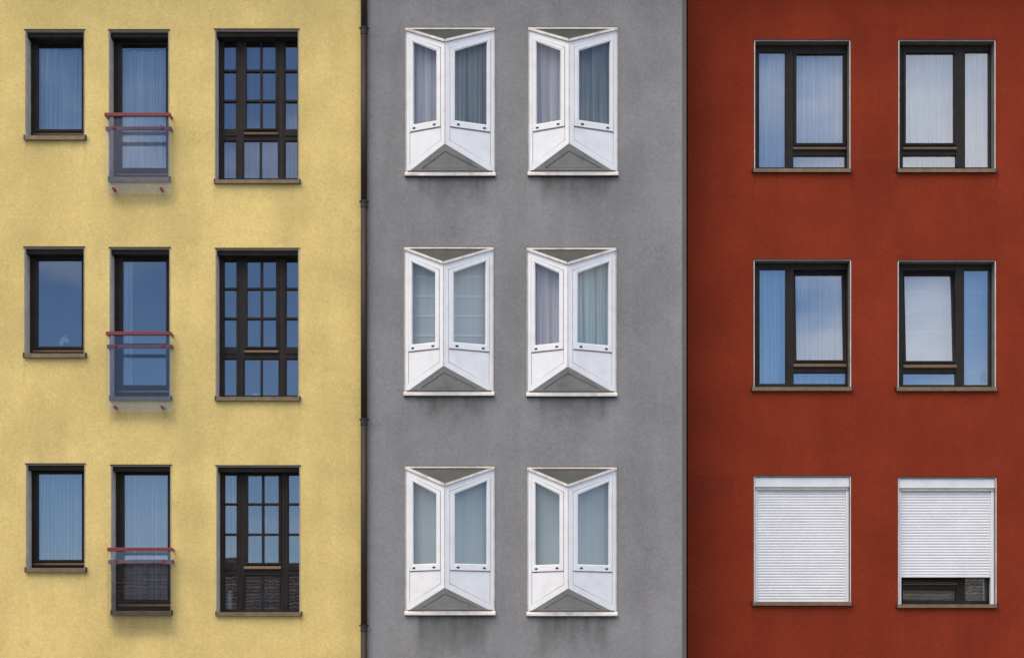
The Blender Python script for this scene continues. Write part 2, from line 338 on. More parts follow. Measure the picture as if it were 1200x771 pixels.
def lining(win, x0, x1, z0, z1, Y, dep, beadw, bm_, top_dark=True, inner='reveal'):
    """reveal lining on three sides plus the corner bead round the opening"""
    t = 0.006
    MB().box(x0, x0+t, Y+0.002, Y+dep, z0, z1).box(x1-t, x1, Y+0.002, Y+dep, z0, z1).box(x0+t, x1-t, Y+0.002, Y+dep, z1-t, z1).build('reveal_lining', M[inner], win)
    b = beadw
    MB().box(x0-b, x0+0.002, Y-0.006, Y+0.02, z0, z1+b*0.6).box(x1-0.002, x1+b, Y-0.006, Y+0.02, z0, z1+b*0.6).box(x0+0.002, x1-0.002, Y-0.006, Y+0.02, z1-0.002, z1+b*0.6).build('corner_bead', M[bm_], win)
    if top_dark: Bx('shadow_strip', M['cap'], win, x0-b-0.012, x1+b+0.012, Y-0.014, Y+0.0, z1+b*0.6, z1+b*0.6+0.011)  # black strip standing in for the shadow gap above the bead

def sill(win, x0, x1, ztop, zbot, Y, yb):
    s_ = MB()
    s_.add([(x0, Y-0.045, zbot), (x1, Y-0.045, zbot), (x1, Y-0.045, ztop), (x0, Y-0.045, ztop),
            (x0, Y-0.037, zbot), (x1, Y-0.037, zbot), (x1, yb, ztop+0.012), (x0, yb, ztop+0.012), (x0, yb, ztop-0.01), (x1, yb, ztop-0.01), (x0, Y-0.037, ztop-0.008), (x1, Y-0.037, ztop-0.008)],
           [(0,1,2,3), (3,2,6,7), (0,4,5,1), (4,10,11,5), (10,8,9,11), (8,7,6,9), (0,3,7,8,10,4), (1,5,11,9,6,2)])
    s_.build('sill', M['bronze'], win, bevel=0.002)
    for xa in (x0-0.004, x1-0.008):
        MB().box(xa, xa+0.012, Y-0.05, Y+0.0, zbot+0.004, ztop+0.012).build('end_cap', M['cap'], win)

def ring(o, i, y0, y1):            # o, i = (x0,x1,z0,z1)
    return MB().plate(o[0], o[1], o[2], o[3], [i], y0, y1)

def rect(px, Y):                   # (left, right, top, bottom) in photo pixels
    return (X(px[0], Y), X(px[1], Y), Z(px[3], Y), Z(px[2], Y))

def pane(win, r, y, gm, tilt=0.0, piv=None):
    x0, x1, z0, z1 = r; y += random.uniform(-0.0004, 0.0004)
    o = MB().box(x0-0.004, x1+0.004, y, y+0.006, z0-0.004, z1+0.004).build('pane', M[gm], win, origin=piv)
    if piv is None:
        o.rotation_euler = (R(random.uniform(-0.25, 0.25)), 0, R(random.uniform(-0.3, 0.3)))
    else: o.rotation_euler = (tilt, 0, 0)
    return o

def window(b, Y, opening, siltop, silbot, silx, fd, panes, beadw, beadm, gm, sashes=(), drips=(), muntins=(), label=None, tilt=None, frame_dz=0, shutter=None):
    """opening, panes, sashes: photo pixels; panes = list of (l,r,t,b, style) style 'f' fixed, 's' within a sash listed in sashes"""
    x0, x1 = X(opening[0], Y), X(opening[1], Y); z1 = Z(opening[2], Y); z0 = Z(siltop, Y) - 0.02
    F = Y + fd
    zb = Z(siltop, Y) - 0.005
    holes = [rect(s_, F) for s_ in sashes]
    fixed = [rect(q[:4], F) for q in panes if q[4] == 'f']
    for q in fixed: holes.append((q[0]-0.012, q[1]+0.012, q[2]-0.012, q[3]+0.012))
    # a fixed light with muntins arrives as one opening
    win = MB().plate(x0+0.006, x1-0.006, z0, z1-0.006, holes, F, F+0.075).build('window', M['frame'], b, origin=((x0+x1)/2, F, z0), bevel=0.003)
    if label: win['label'] = label
    for q in fixed: ring((q[0]-0.0115, q[1]+0.0115, q[2]-0.0115, q[3]+0.0115), q, F+0.012, F+0.05).build('glazing_bead', M['frame'], win)
    for k, s_ in enumerate(sashes):
        r = rect(s_, F); g = 0.004
        inn = [rect(q[:4], F) for q in panes if q[4] == 's' and s_[0] <= q[0] and q[1] <= s_[1] and s_[2] <= q[2] and q[3] <= s_[3]]
        box = (min(q[0] for q in inn), max(q[1] for q in inn), min(q[2] for q in inn), max(q[3] for q in inn))
        piv = ((r[0]+r[1])/2, F+0.03, r[2]) if tilt == k else None
        so = MB().plate(r[0]+g, r[1]-g, r[2]+g, r[3]-g, [box], F-0.014, F+0.05)
        st = 0.014
        so.plate(box[0]-st, box[1]+st, box[2]-st, box[3]+st, [box], F-0.019, F-0.0145)
        so = so.build('sash', M['frame'], win, bevel=0.0025, origin=piv)
        if piv: so.rotation_euler = (-R(4.5), 0, 0)
    for (mx0, mx1, my0, my1) in muntins:
        r = rect((mx0, mx1, my0, my1), F-0.01)
        MB().box(r[0], r[1], F-0.010, F+0.045, r[2], r[3]).build('muntin', M['frame'], win, bevel=0.003)
    for q in panes:
        st = q[4]; r = rect(q[:4], F)
        if st == 's' and tilt is not None:
            t_ = rect(sashes[tilt], F); pane(win, r, F+0.022, gm, -R(4.5), ((t_[0]+t_[1])/2, F+0.03, t_[2]))
        else: pane(win, r, F+0.022, gm)
    for (dx0, dx1, dy0, dy1) in drips:
        r = rect((dx0, dx1, dy0, dy1), F-0.03); zz0, zz1 = r[2], r[3]
        dr = MB().prism([(r[0], F-0.036, zz0), (r[0], F-0.036, zz0+0.010), (r[0], F-0.012, zz1), (r[0], F+0.0, zz1), (r[0], F+0.0, zz0)],
                        [(r[1], F-0.036, zz0), (r[1], F-0.036, zz0+0.010), (r[1], F-0.012, zz1), (r[1], F+0.0, zz1), (r[1], F+0.0, zz0)])
        dr.build('drip_rail', M['bronze_dark'], win)
    lining(win, x0, x1, Z(siltop, Y), z1, Y, fd-0.002, beadw*S, beadm, inner='reveal' if Y < 0.2 else 'reveal_dark')
    if fd > 0.19 and Y < 0.2: Bx('soffit_shade_box', M['frame'], win, x0+0.007, x1-0.007, Y+0.05, F-0.001, z1-0.07, z1-0.0065, 0.003)  # dark box added to stand in for the shaded back of the soffit
    sill(win, X(silx[0], Y-0.045), X(silx[1], Y-0.045), Z(siltop, Y-0.045), Z(silbot, Y-0.045), Y, F-0.002)
    Bx('window_board', M['board'], win, x0+0.02, x1-0.02, F+0.08, F+0.33, zb-0.03, zb+0.02)
    return win

# ---- curtains and blinds: hang inside, things of their own
def curtain(x0, x1, z0, z1, y, label, mat='curtain', amp=0.034, seed=0, group='curtains behind the windows', f=1.0):
    rnd = random.Random(seed); n = max(12, int((x1-x0)/0.009)); V = []; F_ = []
    f *= rnd.uniform(0.7, 1.1); amp *= rnd.uniform(0.8, 1.25)
    ph = [rnd.uniform(0, 6.28) for _ in range(4)]; fr = [rnd.uniform(38, 52)*f, rnd.uniform(70, 95)*f, rnd.uniform(12, 18)*f]
    rows = [0, 0.3, 0.65, 1.0]
    for j, t in enumerate(rows):
        for i in range(n+1):
            x = x0 + (x1-x0)*i/n
            d = amp*(math.sin(fr[0]*x+ph[0]+2.2*math.sin(4.1*x+ph[3])+0.3*t)*0.6 + 0.32*math.sin(fr[1]*x+ph[1]+0.5*t) + 0.5*math.sin(fr[2]*x+ph[2]))
            V.append((x, y + d*(0.55+0.45*(1-t)), z0+(z1-z0)*t))
    for j in range(len(rows)-1):
        for i in range(n): F_.append((j*(n+1)+i, j*(n+1)+i+1, (j+1)*(n+1)+i+1, (j+1)*(n+1)+i))
    o = MB().add(V, F_).build('curtain', M[mat], None, origin=((x0+x1)/2, y, z0), smooth=True)
    return tag(o, label, 'curtain', group)
def battened_blind(x0, x1, z0, z1, y, zs, label, mat='blind'):
    t = thing('blind', ((x0+x1)/2, y, z0), label, 'window blind', 'blinds behind the windows')
    MB().box(x0, x1, y, y+0.003, z0, z1).build('blind_cloth', M[mat], t)
    for z in zs: MB().box(x0, x1, y-0.008, y-0.001, z-0.012, z+0.012).build('batten', M['batten'], t)
    return t

# ================================================================== YELLOW HOUSE
DY = 0.20
A = [  # single windows: opening l r t, silltop, sillbot, sill x, glass l r t b
 ((30.2, 98.6, 36.2), 159, 163.9, (28.0, 100.2), (44.3, 96.0, 50.2, 152.2)),
 ((28.9, 98.6, 290.4), 414, 419, (27.2, 100.4), (43.7, 96.0, 303.2, 406.3)),
 ((31.0, 99.2, 544.0), 665.2, 670.4, (29.2, 100.8), (44.3, 96.2, 555.0, 655.7))]
B = [
 ((128.0, 197.6, 36.3), 207.5, 212.9, (127.0, 198.8), (142.2, 194.8, 52.0, 197.5)),
 ((129.0, 198.8, 291.0), 464.6, 469.0, (128.2, 200.4), (143.3, 195.0, 303.7, 451.5)),
 ((130.6, 199.9, 545.4), 715.5, 720.4, (129.8, 201.4), (145.0, 196.8, 556.2, 702.0))]
C = [ # opening, silltop, sillbot, sillx, side columns, rows, lower
 dict(o=(252.4, 349.6, 35.4), st=210.6, sb=214.9, sx=(251.0, 351.5), cols=((262.5, 276.2), (288.6, 322.9), (334.7, 348.2)), mid=306.0, up=(48.8, 151.2), m=(83.0, 118.3), lo=(166.0, 208.7), lom=(285.3, 325.9, 305.2), drip=(154.7, 157.9)),
 dict(o=(253.2, 349.8, 292.0), st=464.9, sb=469.4, sx=(252.0, 351.5), cols=((263.1, 276.8), (289.4, 323.5), (335.8, 349.0)), mid=306.5, up=(304.2, 406.4), m=(338.3, 373.0), lo=(421.5, 463.0), lom=(285.9, 326.3, 306.2), drip=(410.0, 413.2)),
 dict(o=(254.0, 351.2, 546.2), st=717.0, sb=721.4, sx=(252.7, 353.3), cols=((263.7, 277.0), (290.1, 326.6), (338.4, 350.8)), mid=308.0, up=(557.0, 659.2), m=(590.5, 626.0), lo=(674.7, 713.5), lom=(285.6, 329.0, 307.3), drip=(663.0, 666.5))]
holes = []
for o, st, *_ in A + B: holes.append((X(o[0]), X(o[1]), Z(st)-0.02, Z(o[2])))
for c in C: holes.append((X(c['o'][0]), X(c['o'][1]), Z(c['st'])-0.02, Z(c['o'][2])))
GX0 = X(431.5)
yel = house('yellow_apartment_building', X(-420), GX0-0.003, 0.0, M['yellow'], holes, 'yellow rendered apartment house with dark framed windows, left of the brown drainpipe', fl)
ROW = ['top', 'middle', 'bottom']
CUR = [('curtain', 'curtain'), (None, None), ('curtain_dim', 'curtain_dim')]
for i, (o, st, sb, sx, g) in enumerate(A):
    window(yel, 0, o, st, sb, sx, DY, [(*g, 's')], 0.5, 'bead_y', 'glass', sashes=[(g[0]-3.6, g[1]+3.4, g[2]-4, g[3]+3.2)],
           drips=[(g[0]-5.5, g[1]+3.2, g[3]+3.6, g[3]+6.2)])
    m_ = ('curtain', None, 'curtain_low')[i]
    if m_: curtain(X(g[0]-3, .2), X(g[1]+5, .2), Z(st)-0.0, Z(g[2]-4), DY+0.14, 'pleated sheer curtain behind the %s narrow window, far left of the yellow house' % ROW[i], m_, seed=10+i)
for i, (o, st, sb, sx, g) in enumerate(B):
    window(yel, 0, o, st, sb, sx, DY, [(*g, 's')], 0.5, 'bead_y', 'glass', sashes=[(g[0]-4.6, g[1]+3.4, g[2]-4, g[3]+4.2)],
           drips=[(g[0]-5.5, g[1]+3.2, g[3]+5.6, g[3]+8.4)])
    if i != 1: curtain(X(g[0]-3, .2), X(g[1]+5, .2), Z(st), Z(g[2]-4), DY+0.14, 'full height sheer curtain behind the %s french door of the yellow house' % ROW[i], ('curtain', None, 'curtain_low')[i], seed=20+i)
    else: curtain(X(g[0]-3, .2), X(g[0]+8.8, .2), Z(st), Z(g[2]-4), DY+0.14, 'narrow drawn back curtain at the left edge of the middle french door', 'curtain', seed=27, amp=0.012)
for i, c in enumerate(C):
    (a0, a1), (b0, b1), (c0, c1) = c['cols']; u0, u1 = c['up']; m1, m2 = c['m']; l0, l1 = c['lo']; q0, q1, qm = c['lom']; mid = c['mid']; w_ = 1.3
    pn = []
    rows = ((u0, m1-w_), (m1+w_, m2-w_), (m2+w_, u1))
    # fixed side lights: one opening each, crossed by muntins
    pn += [(a0, a1, u0, u1, 'f'), (c0, c1, u0, u1, 'f'), (a0, a1, l0, l1, 'f'), (q0, q1, l0, l1, 'f'), (c0, c1, l0, l1, 'f')]
    pn += [(x_[0], x_[1], r_[0], r_[1], 's') for r_ in rows for x_ in ((b0, mid-w_), (mid+w_, b1))]
    mun = [(a0-.5, a1+.5, m-w_, m+w_) for m in (m1, m2)] + [(c0-.5, c1+.5, m-w_, m+w_) for m in (m1, m2)] + [(b0-.5, b1+.5, m-w_, m+w_) for m in (m1, m2)]
    mun += [(mid-w_, mid+w_, u0-.5, m1-w_), (mid-w_, mid+w_, m1+w_, m2-w_), (mid-w_, mid+w_, m2+w_, u1+.5), (qm-1.1, qm+1.1, l0-.5, l1+.5)]
    win = window(yel, 0, c['o'], c['st'], c['sb'], c['sx'], DY, pn, 0.5, 'bead_y', 'glass', sashes=[(b0-3.4, b1+3.2, u0-4, u1+2.6)],
                 drips=[(q0, q1, c['drip'][0], c['drip'][1])], muntins=mun)
    F = DY
    # grooves that divide mullions, and the low rail of the side lights
    for x_ in (279.5, 285.0, 326.0, 331.5):
        xx = X(x_ + (c['o'][0]-252.4), F); Bx('mullion_cover', M['frame'], win, xx-0.006, xx+0.006, F-0.006, F-0.0005, Z(c['st']-3, F), Z(u0-4, F))
    for (x_, y_) in ((a0-1, a1+1), (c0-1, c1)):
        Bx('transom_cover', M['frame'], win, X(x_, F), X(y_, F), F-0.012, F-0.0005, Z(u1+8.5, F), Z(u1+6.2, F))
    if i != 1: curtain(X(a0-3, .2), X(c1+5, .2), Z(c['st']), Z(u0-4), DY+0.20, 'sheer curtain behind the %s wide gridded window of the yellow house' % ROW[i], 'curtain_dim', seed=30+i, amp=0.012)

# ---- french balcony railings: glass sheet, two red rails, four bolts
RL = [((123.4, 200.8), (133.8, 137.8), (148.2, 152.4), (133.6, 189.2), 149.9, 221.8, 228.0),
      ((125.0, 201.8), (389.4, 393.4), (403.6, 407.8), (135.0, 190.3), 405.0, 477.2, 482.8),
      ((126.6, 203.0), (641.6, 645.8), (655.6, 660.0), (136.3, 191.4), 657.5, 730.0, 736.0)]
for i, (xr, r1, r2, bx, by1, by2, gb) in enumerate(RL):
    y = -0.085
    t = thing('french_balcony_railing', (X((xr[0]+xr[1])/2, y), 0, Z(gb, y)), 'glass balustrade with two dark red rails across the %s french door' % ROW[i], 'railing', 'glass and red rail balustrades of the yellow house')
    MB().box(X(xr[0], y), X(xr[1], y), y-0.05, y-0.012, Z(r1[1], y), Z(r1[0], y)).build('rail', M['rail'], t, bevel=0.004)
    MB().box(X(xr[0], y), X(xr[1], y), y+0.006, y+0.04, Z(r2[1], y), Z(r2[0], y)).build('rail', M['rail'], t, bevel=0.004)
    MB().box(X(xr[0]-0.4, y), X(xr[1]-0.8, y), y-0.004, y+0.004, Z(gb, y), Z(r1[1]-0.5, y)).build('glass_panel', M['glass_rail'], t)
    for x_ in bx:
        for y_, hd in ((by1, 0), (by2, 1))[:1 if i == 2 else 2]:
            c = (X(x_, y), Z(y_, y))
            m_ = MB().tube((c[0], y-0.022, c[1]), (c[0], y-0.0045, c[1]), 0.023, 14)
            m_.tube((c[0], y+0.0045, c[1]), (c[0], -0.001 if hd else y+0.006, c[1]), 0.019, 12)
            m_.build('bolt', M['bolt'], t)
    for xx in (xr[0]+1.2, xr[1]-1.2):       # short wall brackets behind the rail ends
        for rr in (r1, r2):
            MB().box(X(xx, y)-0.012, X(xx, y)+0.012, y+0.041 if rr is r2 else y+0.0045, -0.001, Z(rr[1], y)+0.008, Z(rr[0], y)-0.008).build('bracket', M['bolt'], t)

# ---- drainpipe
px0, px1 = 423.4, 431.0
t = thing('drainpipe', (X(427.2), -0.07, 0), 'dark brown round drainpipe running down the joint between yellow and grey houses', 'drainpipe')
cuts = [0.0, Z(738), Z(498), Z(244), Z(42), ROOF_Z+0.02]
rr = (X(px1)-X(px0))/2
for a, b_ in zip(cuts[:-1], cuts[1:]):
    m_ = MB().tube((X(427.2), -0.075, a+0.002), (X(427.2), -0.075, b_), rr, 24).build('pipe_section', M['pipe'], t, smooth=False)
    for q in m_.data.polygons: q.use_smooth = len(q.vertices) == 4
for z in cuts[1:-1]:
    m_ = MB().tube((X(427.2), -0.075, z-0.02), (X(427.2), -0.075, z+0.05), rr+0.004, 24).build('socket', M['pipe'], t)
    k = MB().tube((X(427.2), -0.075, z+0.052), (X(427.2), -0.075, z+0.074), rr+0.008, 24)
    k.box(X(427.2)-rr-0.02, X(427.2)-rr, -0.083, -0.067, z+0.053, z+0.073).box(X(427.2)+rr, X(427.2)+rr+0.028, -0.083, -0.067, z+0.053, z+0.073)
    k.box(X(427.2)-0.006, X(427.2)+0.006, -0.035, -0.031, z+0.055, z+0.071)
    k.build('clamp', M['cap'], t)

# ================================================================== GREY HOUSE
W_, H_ = 1.187, 1.955
holes = []
for (a, b_, t_) in BAYS:
    x0 = X(a, GRY_Y); holes.append((x0+0.03, x0+W_-0.03, Z(t_, GRY_Y)-H_+0.03, Z(t_, GRY_Y)-0.03))
gry = house('grey_apartment_building', GX0, X(799.4, GRY_Y), GRY_Y, M['grey'], holes, 'grey rendered apartment house with white pointed bay windows, between yellow and red houses', fl)
MB().box(X(799.4, GRY_Y)+0.0005, X(804.4, GRY_Y), GRY_Y+0.004, RED_Y+0.3, 0, ROOF_Z-0.003).build('joint_profile', M['joint'], gry)

dd, hh, h2 = 0.25, 0.262, 0.315
XA = 0.532                           # apex, from the left edge
def make_bay(origin):
    ox, oy, oz = origin
    P = lambda x, y, z: (ox+x, oy+y, oz+z)
    def yof(side, x): return -dd*x/XA if side == 0 else -dd*(W_-x)/(W_-XA)
    def ztop(side, x): return -hh*x/XA if side == 0 else -hh*(W_-x)/(W_-XA)
    def zbot(side, x): return -H_ + (h2*x/XA if side == 0 else h2*(W_-x)/(W_-XA))
    n = [Vector((-dd, -XA, 0)).normalized(), Vector((dd, -(W_-XA), 0)).normalized()]
    def pp(side, pts, f0, f1):       # a prism lying in the panel plane, f = distance out along its normal
        a = [Vector(P(x, yof(side, x), z)) + n[side]*f1 for x, z in pts]; b = [Vector(P(x, yof(side, x), z)) + n[side]*f0 for x, z in pts]
        return a, b
    def pring(m, side, o, i, f0, f1):
        k = len(o)
        for q in range(k):
            r_ = (q+1) % k; a, b = pp(side, [o[q], o[r_], i[r_], i[q]], f0, f1); m.prism(a, b)
    # body = both outer frames
    polys = []
    for side in (0, 1):
        xo, xi = (0.0, XA-0.004) if side == 0 else (W_, XA+0.004)       # xo on the wall, xi at the apex
        sg = 1 if side == 0 else -1
        so, si = xo+sg*0.048, xi-sg*(0.050 if side == 0 else 0.062)
        O = [(xo, ztop(side, xo)-0.002), (xi, ztop(side, xi)-0.002), (xi, zbot(side, xi)), (xo, zbot(side, xo))]
        I = [(so, ztop(side, so)-0.105), (si, ztop(side, si)-0.118), (si, zbot(side, si)+0.085), (so, zbot(side, so)+0.085)]
        polys.append((side, xo, xi, sg, so, si, O, I))
    body = MB()
    for side, xo, xi, sg, so, si, O, I in polys: pring(body, side, O, I, -0.06, 0.0)
    bay = body.build('bay_window', M['pvc'], gry, origin=origin, bevel=0.0022)
    for side, xo, xi, sg, so, si, O, I in polys:
        e = 0.0055
        zs_ = -1.402
        So = [(so+sg*e, I[0][1]-e), (si-sg*e, I[1][1]-e), (si-sg*e, zs_), (so+sg*e, zs_)]
        go, gi = xo+sg*0.088, xi-sg*(0.098 if side == 0 else 0.118)
        Gl = [(go, ztop(side, go)-0.148), (gi, ztop(side, gi)-0.166), (gi, -1.322), (go, -1.322)]
        m = MB(); pring(m, side, So, Gl, -0.05, 0.010); m.build('sash', M['pvc'], bay, bevel=0.003)
        gb = 0.010
        G2 = [(go+sg*gb, Gl[0][1]-gb*1.3), (gi-sg*gb, Gl[1][1]-gb), (gi-sg*gb, -1.322+gb), (go+sg*gb, -1.322+gb)]
        m = MB(); pring(m, side, Gl, G2, -0.045, 0.003); m.build('glazing_bead', M['pvc'], bay)
        a, b = pp(side, [(go, Gl[0][1]), (gi, Gl[1][1]), (gi, -1.322), (go, -1.322)], -0.030, -0.024)
        MB().prism(a, b).build('pane', M['glass_bay'], bay)
        a, b = pp(side, [(so+sg*e, zs_-e*2.5), (si-sg*e, zs_-e*2.5), (si-sg*e, I[2][1]+e), (so+sg*e, I[3][1]+e)], -0.055, -0.004)
        MB().prism(a, b).build('lower_panel', M['pvc'], bay, bevel=0.002)
        for fx in (0.16, 0.80):        # two dark vent slots in the low sash rail
            xv = so + (si-so)*fx
            a, b = pp(side, [(xv-0.018, -1.376), (xv+0.018, -1.376), (xv+0.018, -1.354), (xv-0.018, -1.354)], 0.008, 0.014)
            MB().prism(a, b).build('vent_cap', M['black'], bay)
        # capping that runs down the sloping top edge
        a0, a1 = (xo, xi)
        a, b = pp(side, [(a0, ztop(side, a0)+0.004), (a1, ztop(side, a1)+0.004), (a1, ztop(side, a1)-0.030), (a0, ztop(side, a0)-0.030)], -0.07, 0.022)
        MB().prism(a, b).build('capping', M['pvc_dirty'], bay)
        a, b = pp(side, [(a0+sg*.01, ztop(side, a0)-0.0305), (a1, ztop(side, a1)-0.0305), (a1, ztop(side, a1)-0.036), (a0+sg*.01, ztop(side, a0)-0.036)], -0.05, 0.004)
        MB().prism(a, b).build('sealant_line', M['sealant'], bay)
    # stained joint at the apex
    MB().box(ox+XA-0.0038, ox+XA+0.0038, oy-dd-0.003, oy-dd+0.03, oz-H_+h2+0.012, oz-hh-0.022).build('apex_joint', M['tan_seal'], bay)
    # sloping roof sheet behind the cappings
    MB().prism([P(0.045, -0.004, -0.028), P(W_-0.045, -0.004, -0.028), P(XA, -dd+0.028, -hh-0.004)], [P(0.045, -0.004, -0.048), P(W_-0.045, -0.004, -0.048), P(XA, -dd+0.028, -hh-0.024)]).build('roof_sheet', M['zinc'], bay)
    MB().box(ox-0.004, ox+W_+0.004, oy-0.014, oy+0.03, oz-0.016, oz+0.004).build('head_flashing', M['pvc_dirty'], bay)
    MB().box(ox-0.012, ox+W_+0.012, oy-0.016, oy+0.02, oz+0.0045, oz+0.020).build('head_seal', M['sealant'], bay)
    for a in (ox-0.012, ox+W_+0.0005): MB().box(a, a+0.0115, oy-0.012, oy+0.03, oz-H_, oz+0.010).build('edge_profile', M['tan_seal'], bay)
    # underside: triangular border and a recessed triangular sheet
    Tn = Vector((0, -h2, -dd)).normalized()      # outward (down, front) normal
    T = [Vector(P(0.0, 0, -H_)), Vector(P(W_, 0, -H_)), Vector(P(XA, -dd, -H_+h2))]
    cen = (T[0]+T[1]+T[2])/3
    def inset(f, dz=0): return [cen + (v-cen)*f + Vector((0, 0, dz)) for v in T]
    I1 = [T[0].lerp(cen, 0.0)+Vector((0.205, -0.04, 0.052)), T[1]+Vector((-0.205, -0.04, 0.052)), T[2]+Vector((0, 0.062, -0.078))]
    m = MB()
    for q in range(3):
        r_ = (q+1) % 3; f = [T[q], T[r_], I1[r_], I1[q]]; m.prism([v + Vector((0, 0.001, 0.001)) for v in f], [v - Tn*0.03 for v in f])
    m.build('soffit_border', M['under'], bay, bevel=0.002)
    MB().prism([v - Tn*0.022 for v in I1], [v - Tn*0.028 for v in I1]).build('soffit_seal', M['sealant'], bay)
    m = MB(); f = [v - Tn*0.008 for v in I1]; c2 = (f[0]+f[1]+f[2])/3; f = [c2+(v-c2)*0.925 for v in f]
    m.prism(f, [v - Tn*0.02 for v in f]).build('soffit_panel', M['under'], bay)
    # sill: folded sheet with small upstand
    MB().prism([P(-0.018, -0.046, -H_-0.040), P(-0.018, -0.046, -H_-0.012), P(-0.018, -0.020, -H_+0.012), P(-0.018, 0.0, -H_+0.022), P(-0.018, 0.0, -H_-0.040)],
               [P(W_+0.018, -0.046, -H_-0.040), P(W_+0.018, -0.046, -H_-0.012), P(W_+0.018, -0.020, -H_+0.012), P(W_+0.018, 0.0, -H_+0.022), P(W_+0.018, 0.0, -H_-0.040)]).build('sill', M['pvc_dirty'], bay, bevel=0.002)
    MB().box(ox-0.012, ox+W_+0.012, oy-0.038, oy-0.002, oz-H_-0.050, oz-H_-0.0405).build('shadow_strip', M['cap'], bay)  # black strip drawn as the shadow line under the sill
    MB().prism([P(0.02, -0.006, -H_+0.0225), P(0.02, -0.018, -H_+0.0225), P(0.02, -0.030, -H_+0.034), P(0.02, -0.006, -H_+0.034)], [P(W_-0.02, -0.006, -H_+0.0225), P(W_-0.02, -0.018, -H_+0.0225), P(W_-0.02, -0.030, -H_+0.034), P(W_-0.02, -0.006, -H_+0.034)]).build('sill_seal', M['sealant'], bay)
    # lining through the wall
    x0, x1, z0, z1 = ox+0.031, ox+W_-0.031, oz-H_+0.031, oz-0.031
    MB().plate(x0, x1, z0, z1, [(x0+0.01, x1-0.01, z0+0.01, z1-0.01)], oy+0.002, oy+0.33).build('lining', M['board'], bay)
    return bay
o0 = (X(BAYS[0][0], GRY_Y), GRY_Y, Z(BAYS[0][2], GRY_Y))
proto = make_bay(o0)
for (a, b_, t_) in BAYS[1:]:
    c = proto.copy(); c.location = proto.location + Vector((X(a, GRY_Y)-o0[0], 0, Z(t_, GRY_Y)-o0[2])); COL.objects.link(c); c.parent = gry
    for ch in list(proto.children):
        d = ch.copy(); COL.objects.link(d); d.parent = c
CW = ['left', 'right']
for i, (a, b_, t_) in enumerate(BAYS):
    x0 = X(a, GRY_Y); z1 = Z(t_, GRY_Y); row, cc = i//2, i % 2; yb = GRY_Y + 0.09
    nm = '%s %s bay window of the grey house' % (ROW[row], CW[cc])
    zl, zh = z1-H_+0.05, z1-0.06
    gap = 0.07 if cc == 1 else 0.0
    xl = x0+0.05+gap
    if row == 0 or (row == 1 and cc == 1):
        curtain(xl, x0+XA-0.01, zl, zh, yb, 'reflection-tinted curtain in left half of the ' + nm, 'curtain_refl', seed=60+i, amp=0.02)
        curtain(x0+XA+0.01, x0+W_-0.05, zl, zh, yb, 'pleated curtain in right half of the ' + nm, 'curtain_pale' if row else 'curtain_teal', seed=70+i, amp=0.03)
    elif row == 1:
        zs = [z1-(q-290.4)*S for q in (322.5, 345.5, 368.5, 391.5)]
        battened_blind(x0+0.06, x0+W_-0.06, zl, zh, yb, zs, 'blind with pale battens in the ' + nm)
    else:
        battened_blind(xl, x0+W_-0.05, zl, zh, yb, [zl+0.03], 'plain flat blind lowered in the ' + nm)

# ================================================================== RED HOUSE
DR = 0.13
def mir(r, l, q): return (l+q-r[1], l+q-r[0]) + tuple(r[2:])
RW = [ # opening, silltop, sillbot, sillx, side pane, main pane, lower pane, drip, mullion x
 dict(o=(884.6, 995.6, 48.4), st=197.6, sb=201.8, sx=(882.2, 997.8), side=(889.9, 920.0, 62.4, 196.0), main=(933.2, 988.3, 63.8, 168.4), low=(930.0, 991.5, 183.4, 196.0), drip=(929.6, 991.8, 172.0, 175.4)),
 dict(o=(1053.6, 1165.6, 48.4), st=197.8, sb=202.0, sx=(1051.4, 1167.8), side=(1131.3, 1160.9, 62.0, 196.0), main=(1061.3, 1118.0, 62.6, 168.4), low=(1058.4, 1121.6, 183.2, 196.0), drip=(1058.6, 1121.3, 172.0, 175.4)),
 dict(o=(884.0, 996.4, 305.4), st=453.4, sb=457.8, sx=(880.8, 999.2), side=(890.4, 920.4, 316.4, 449.4), main=(933.2, 988.8, 319.4, 422.4), low=(930.3, 991.7, 437.4, 449.6), drip=(930.0, 991.8, 425.8, 429.8)),
 dict(o=(1052.8, 1166.0, 306.4), st=453.4, sb=458.0, sx=(1050.0, 1169.4), side=(1130.2, 1160.8, 317.1, 450.8), main=(1061.6, 1117.6, 320.0, 423.4), low=(1058.8, 1121.0, 438.0, 450.6), drip=(1058.8, 1121.2, 427.0, 431.0)),
 dict(o=(884.2, 996.2, 558.4), st=705.0, sb=709.2, sx=(881.4, 998.9), side=(890.2, 920.0, 570, 702), main=(933.2, 988.3, 571, 675), low=(930.0, 991.5, 690.4, 702.5), drip=(929.6, 991.8, 679, 682.4)),
 dict(o=(1053.2, 1166.8, 560.0), st=707.8, sb=711.8, sx=(1050.9, 1169.2), side=(1131.3, 1160.9, 571, 703.6), main=(1061.3, 1118.0, 572, 676), low=(1058.4, 1121.6, 691.4, 702.8), drip=(1058.6, 1121.8, 681.0, 684.8))]
holes = [(X(r['o'][0], RED_Y), X(r['o'][1], RED_Y), Z(r['st'], RED_Y)-0.02, Z(r['o'][2], RED_Y)) for r in RW]
red = house('red_apartment_building', X(804.4, RED_Y)+0.02, X(1640), RED_Y, M['red'], holes, 'brick red rendered apartment house at the right with dark windows and white shutters', fl)
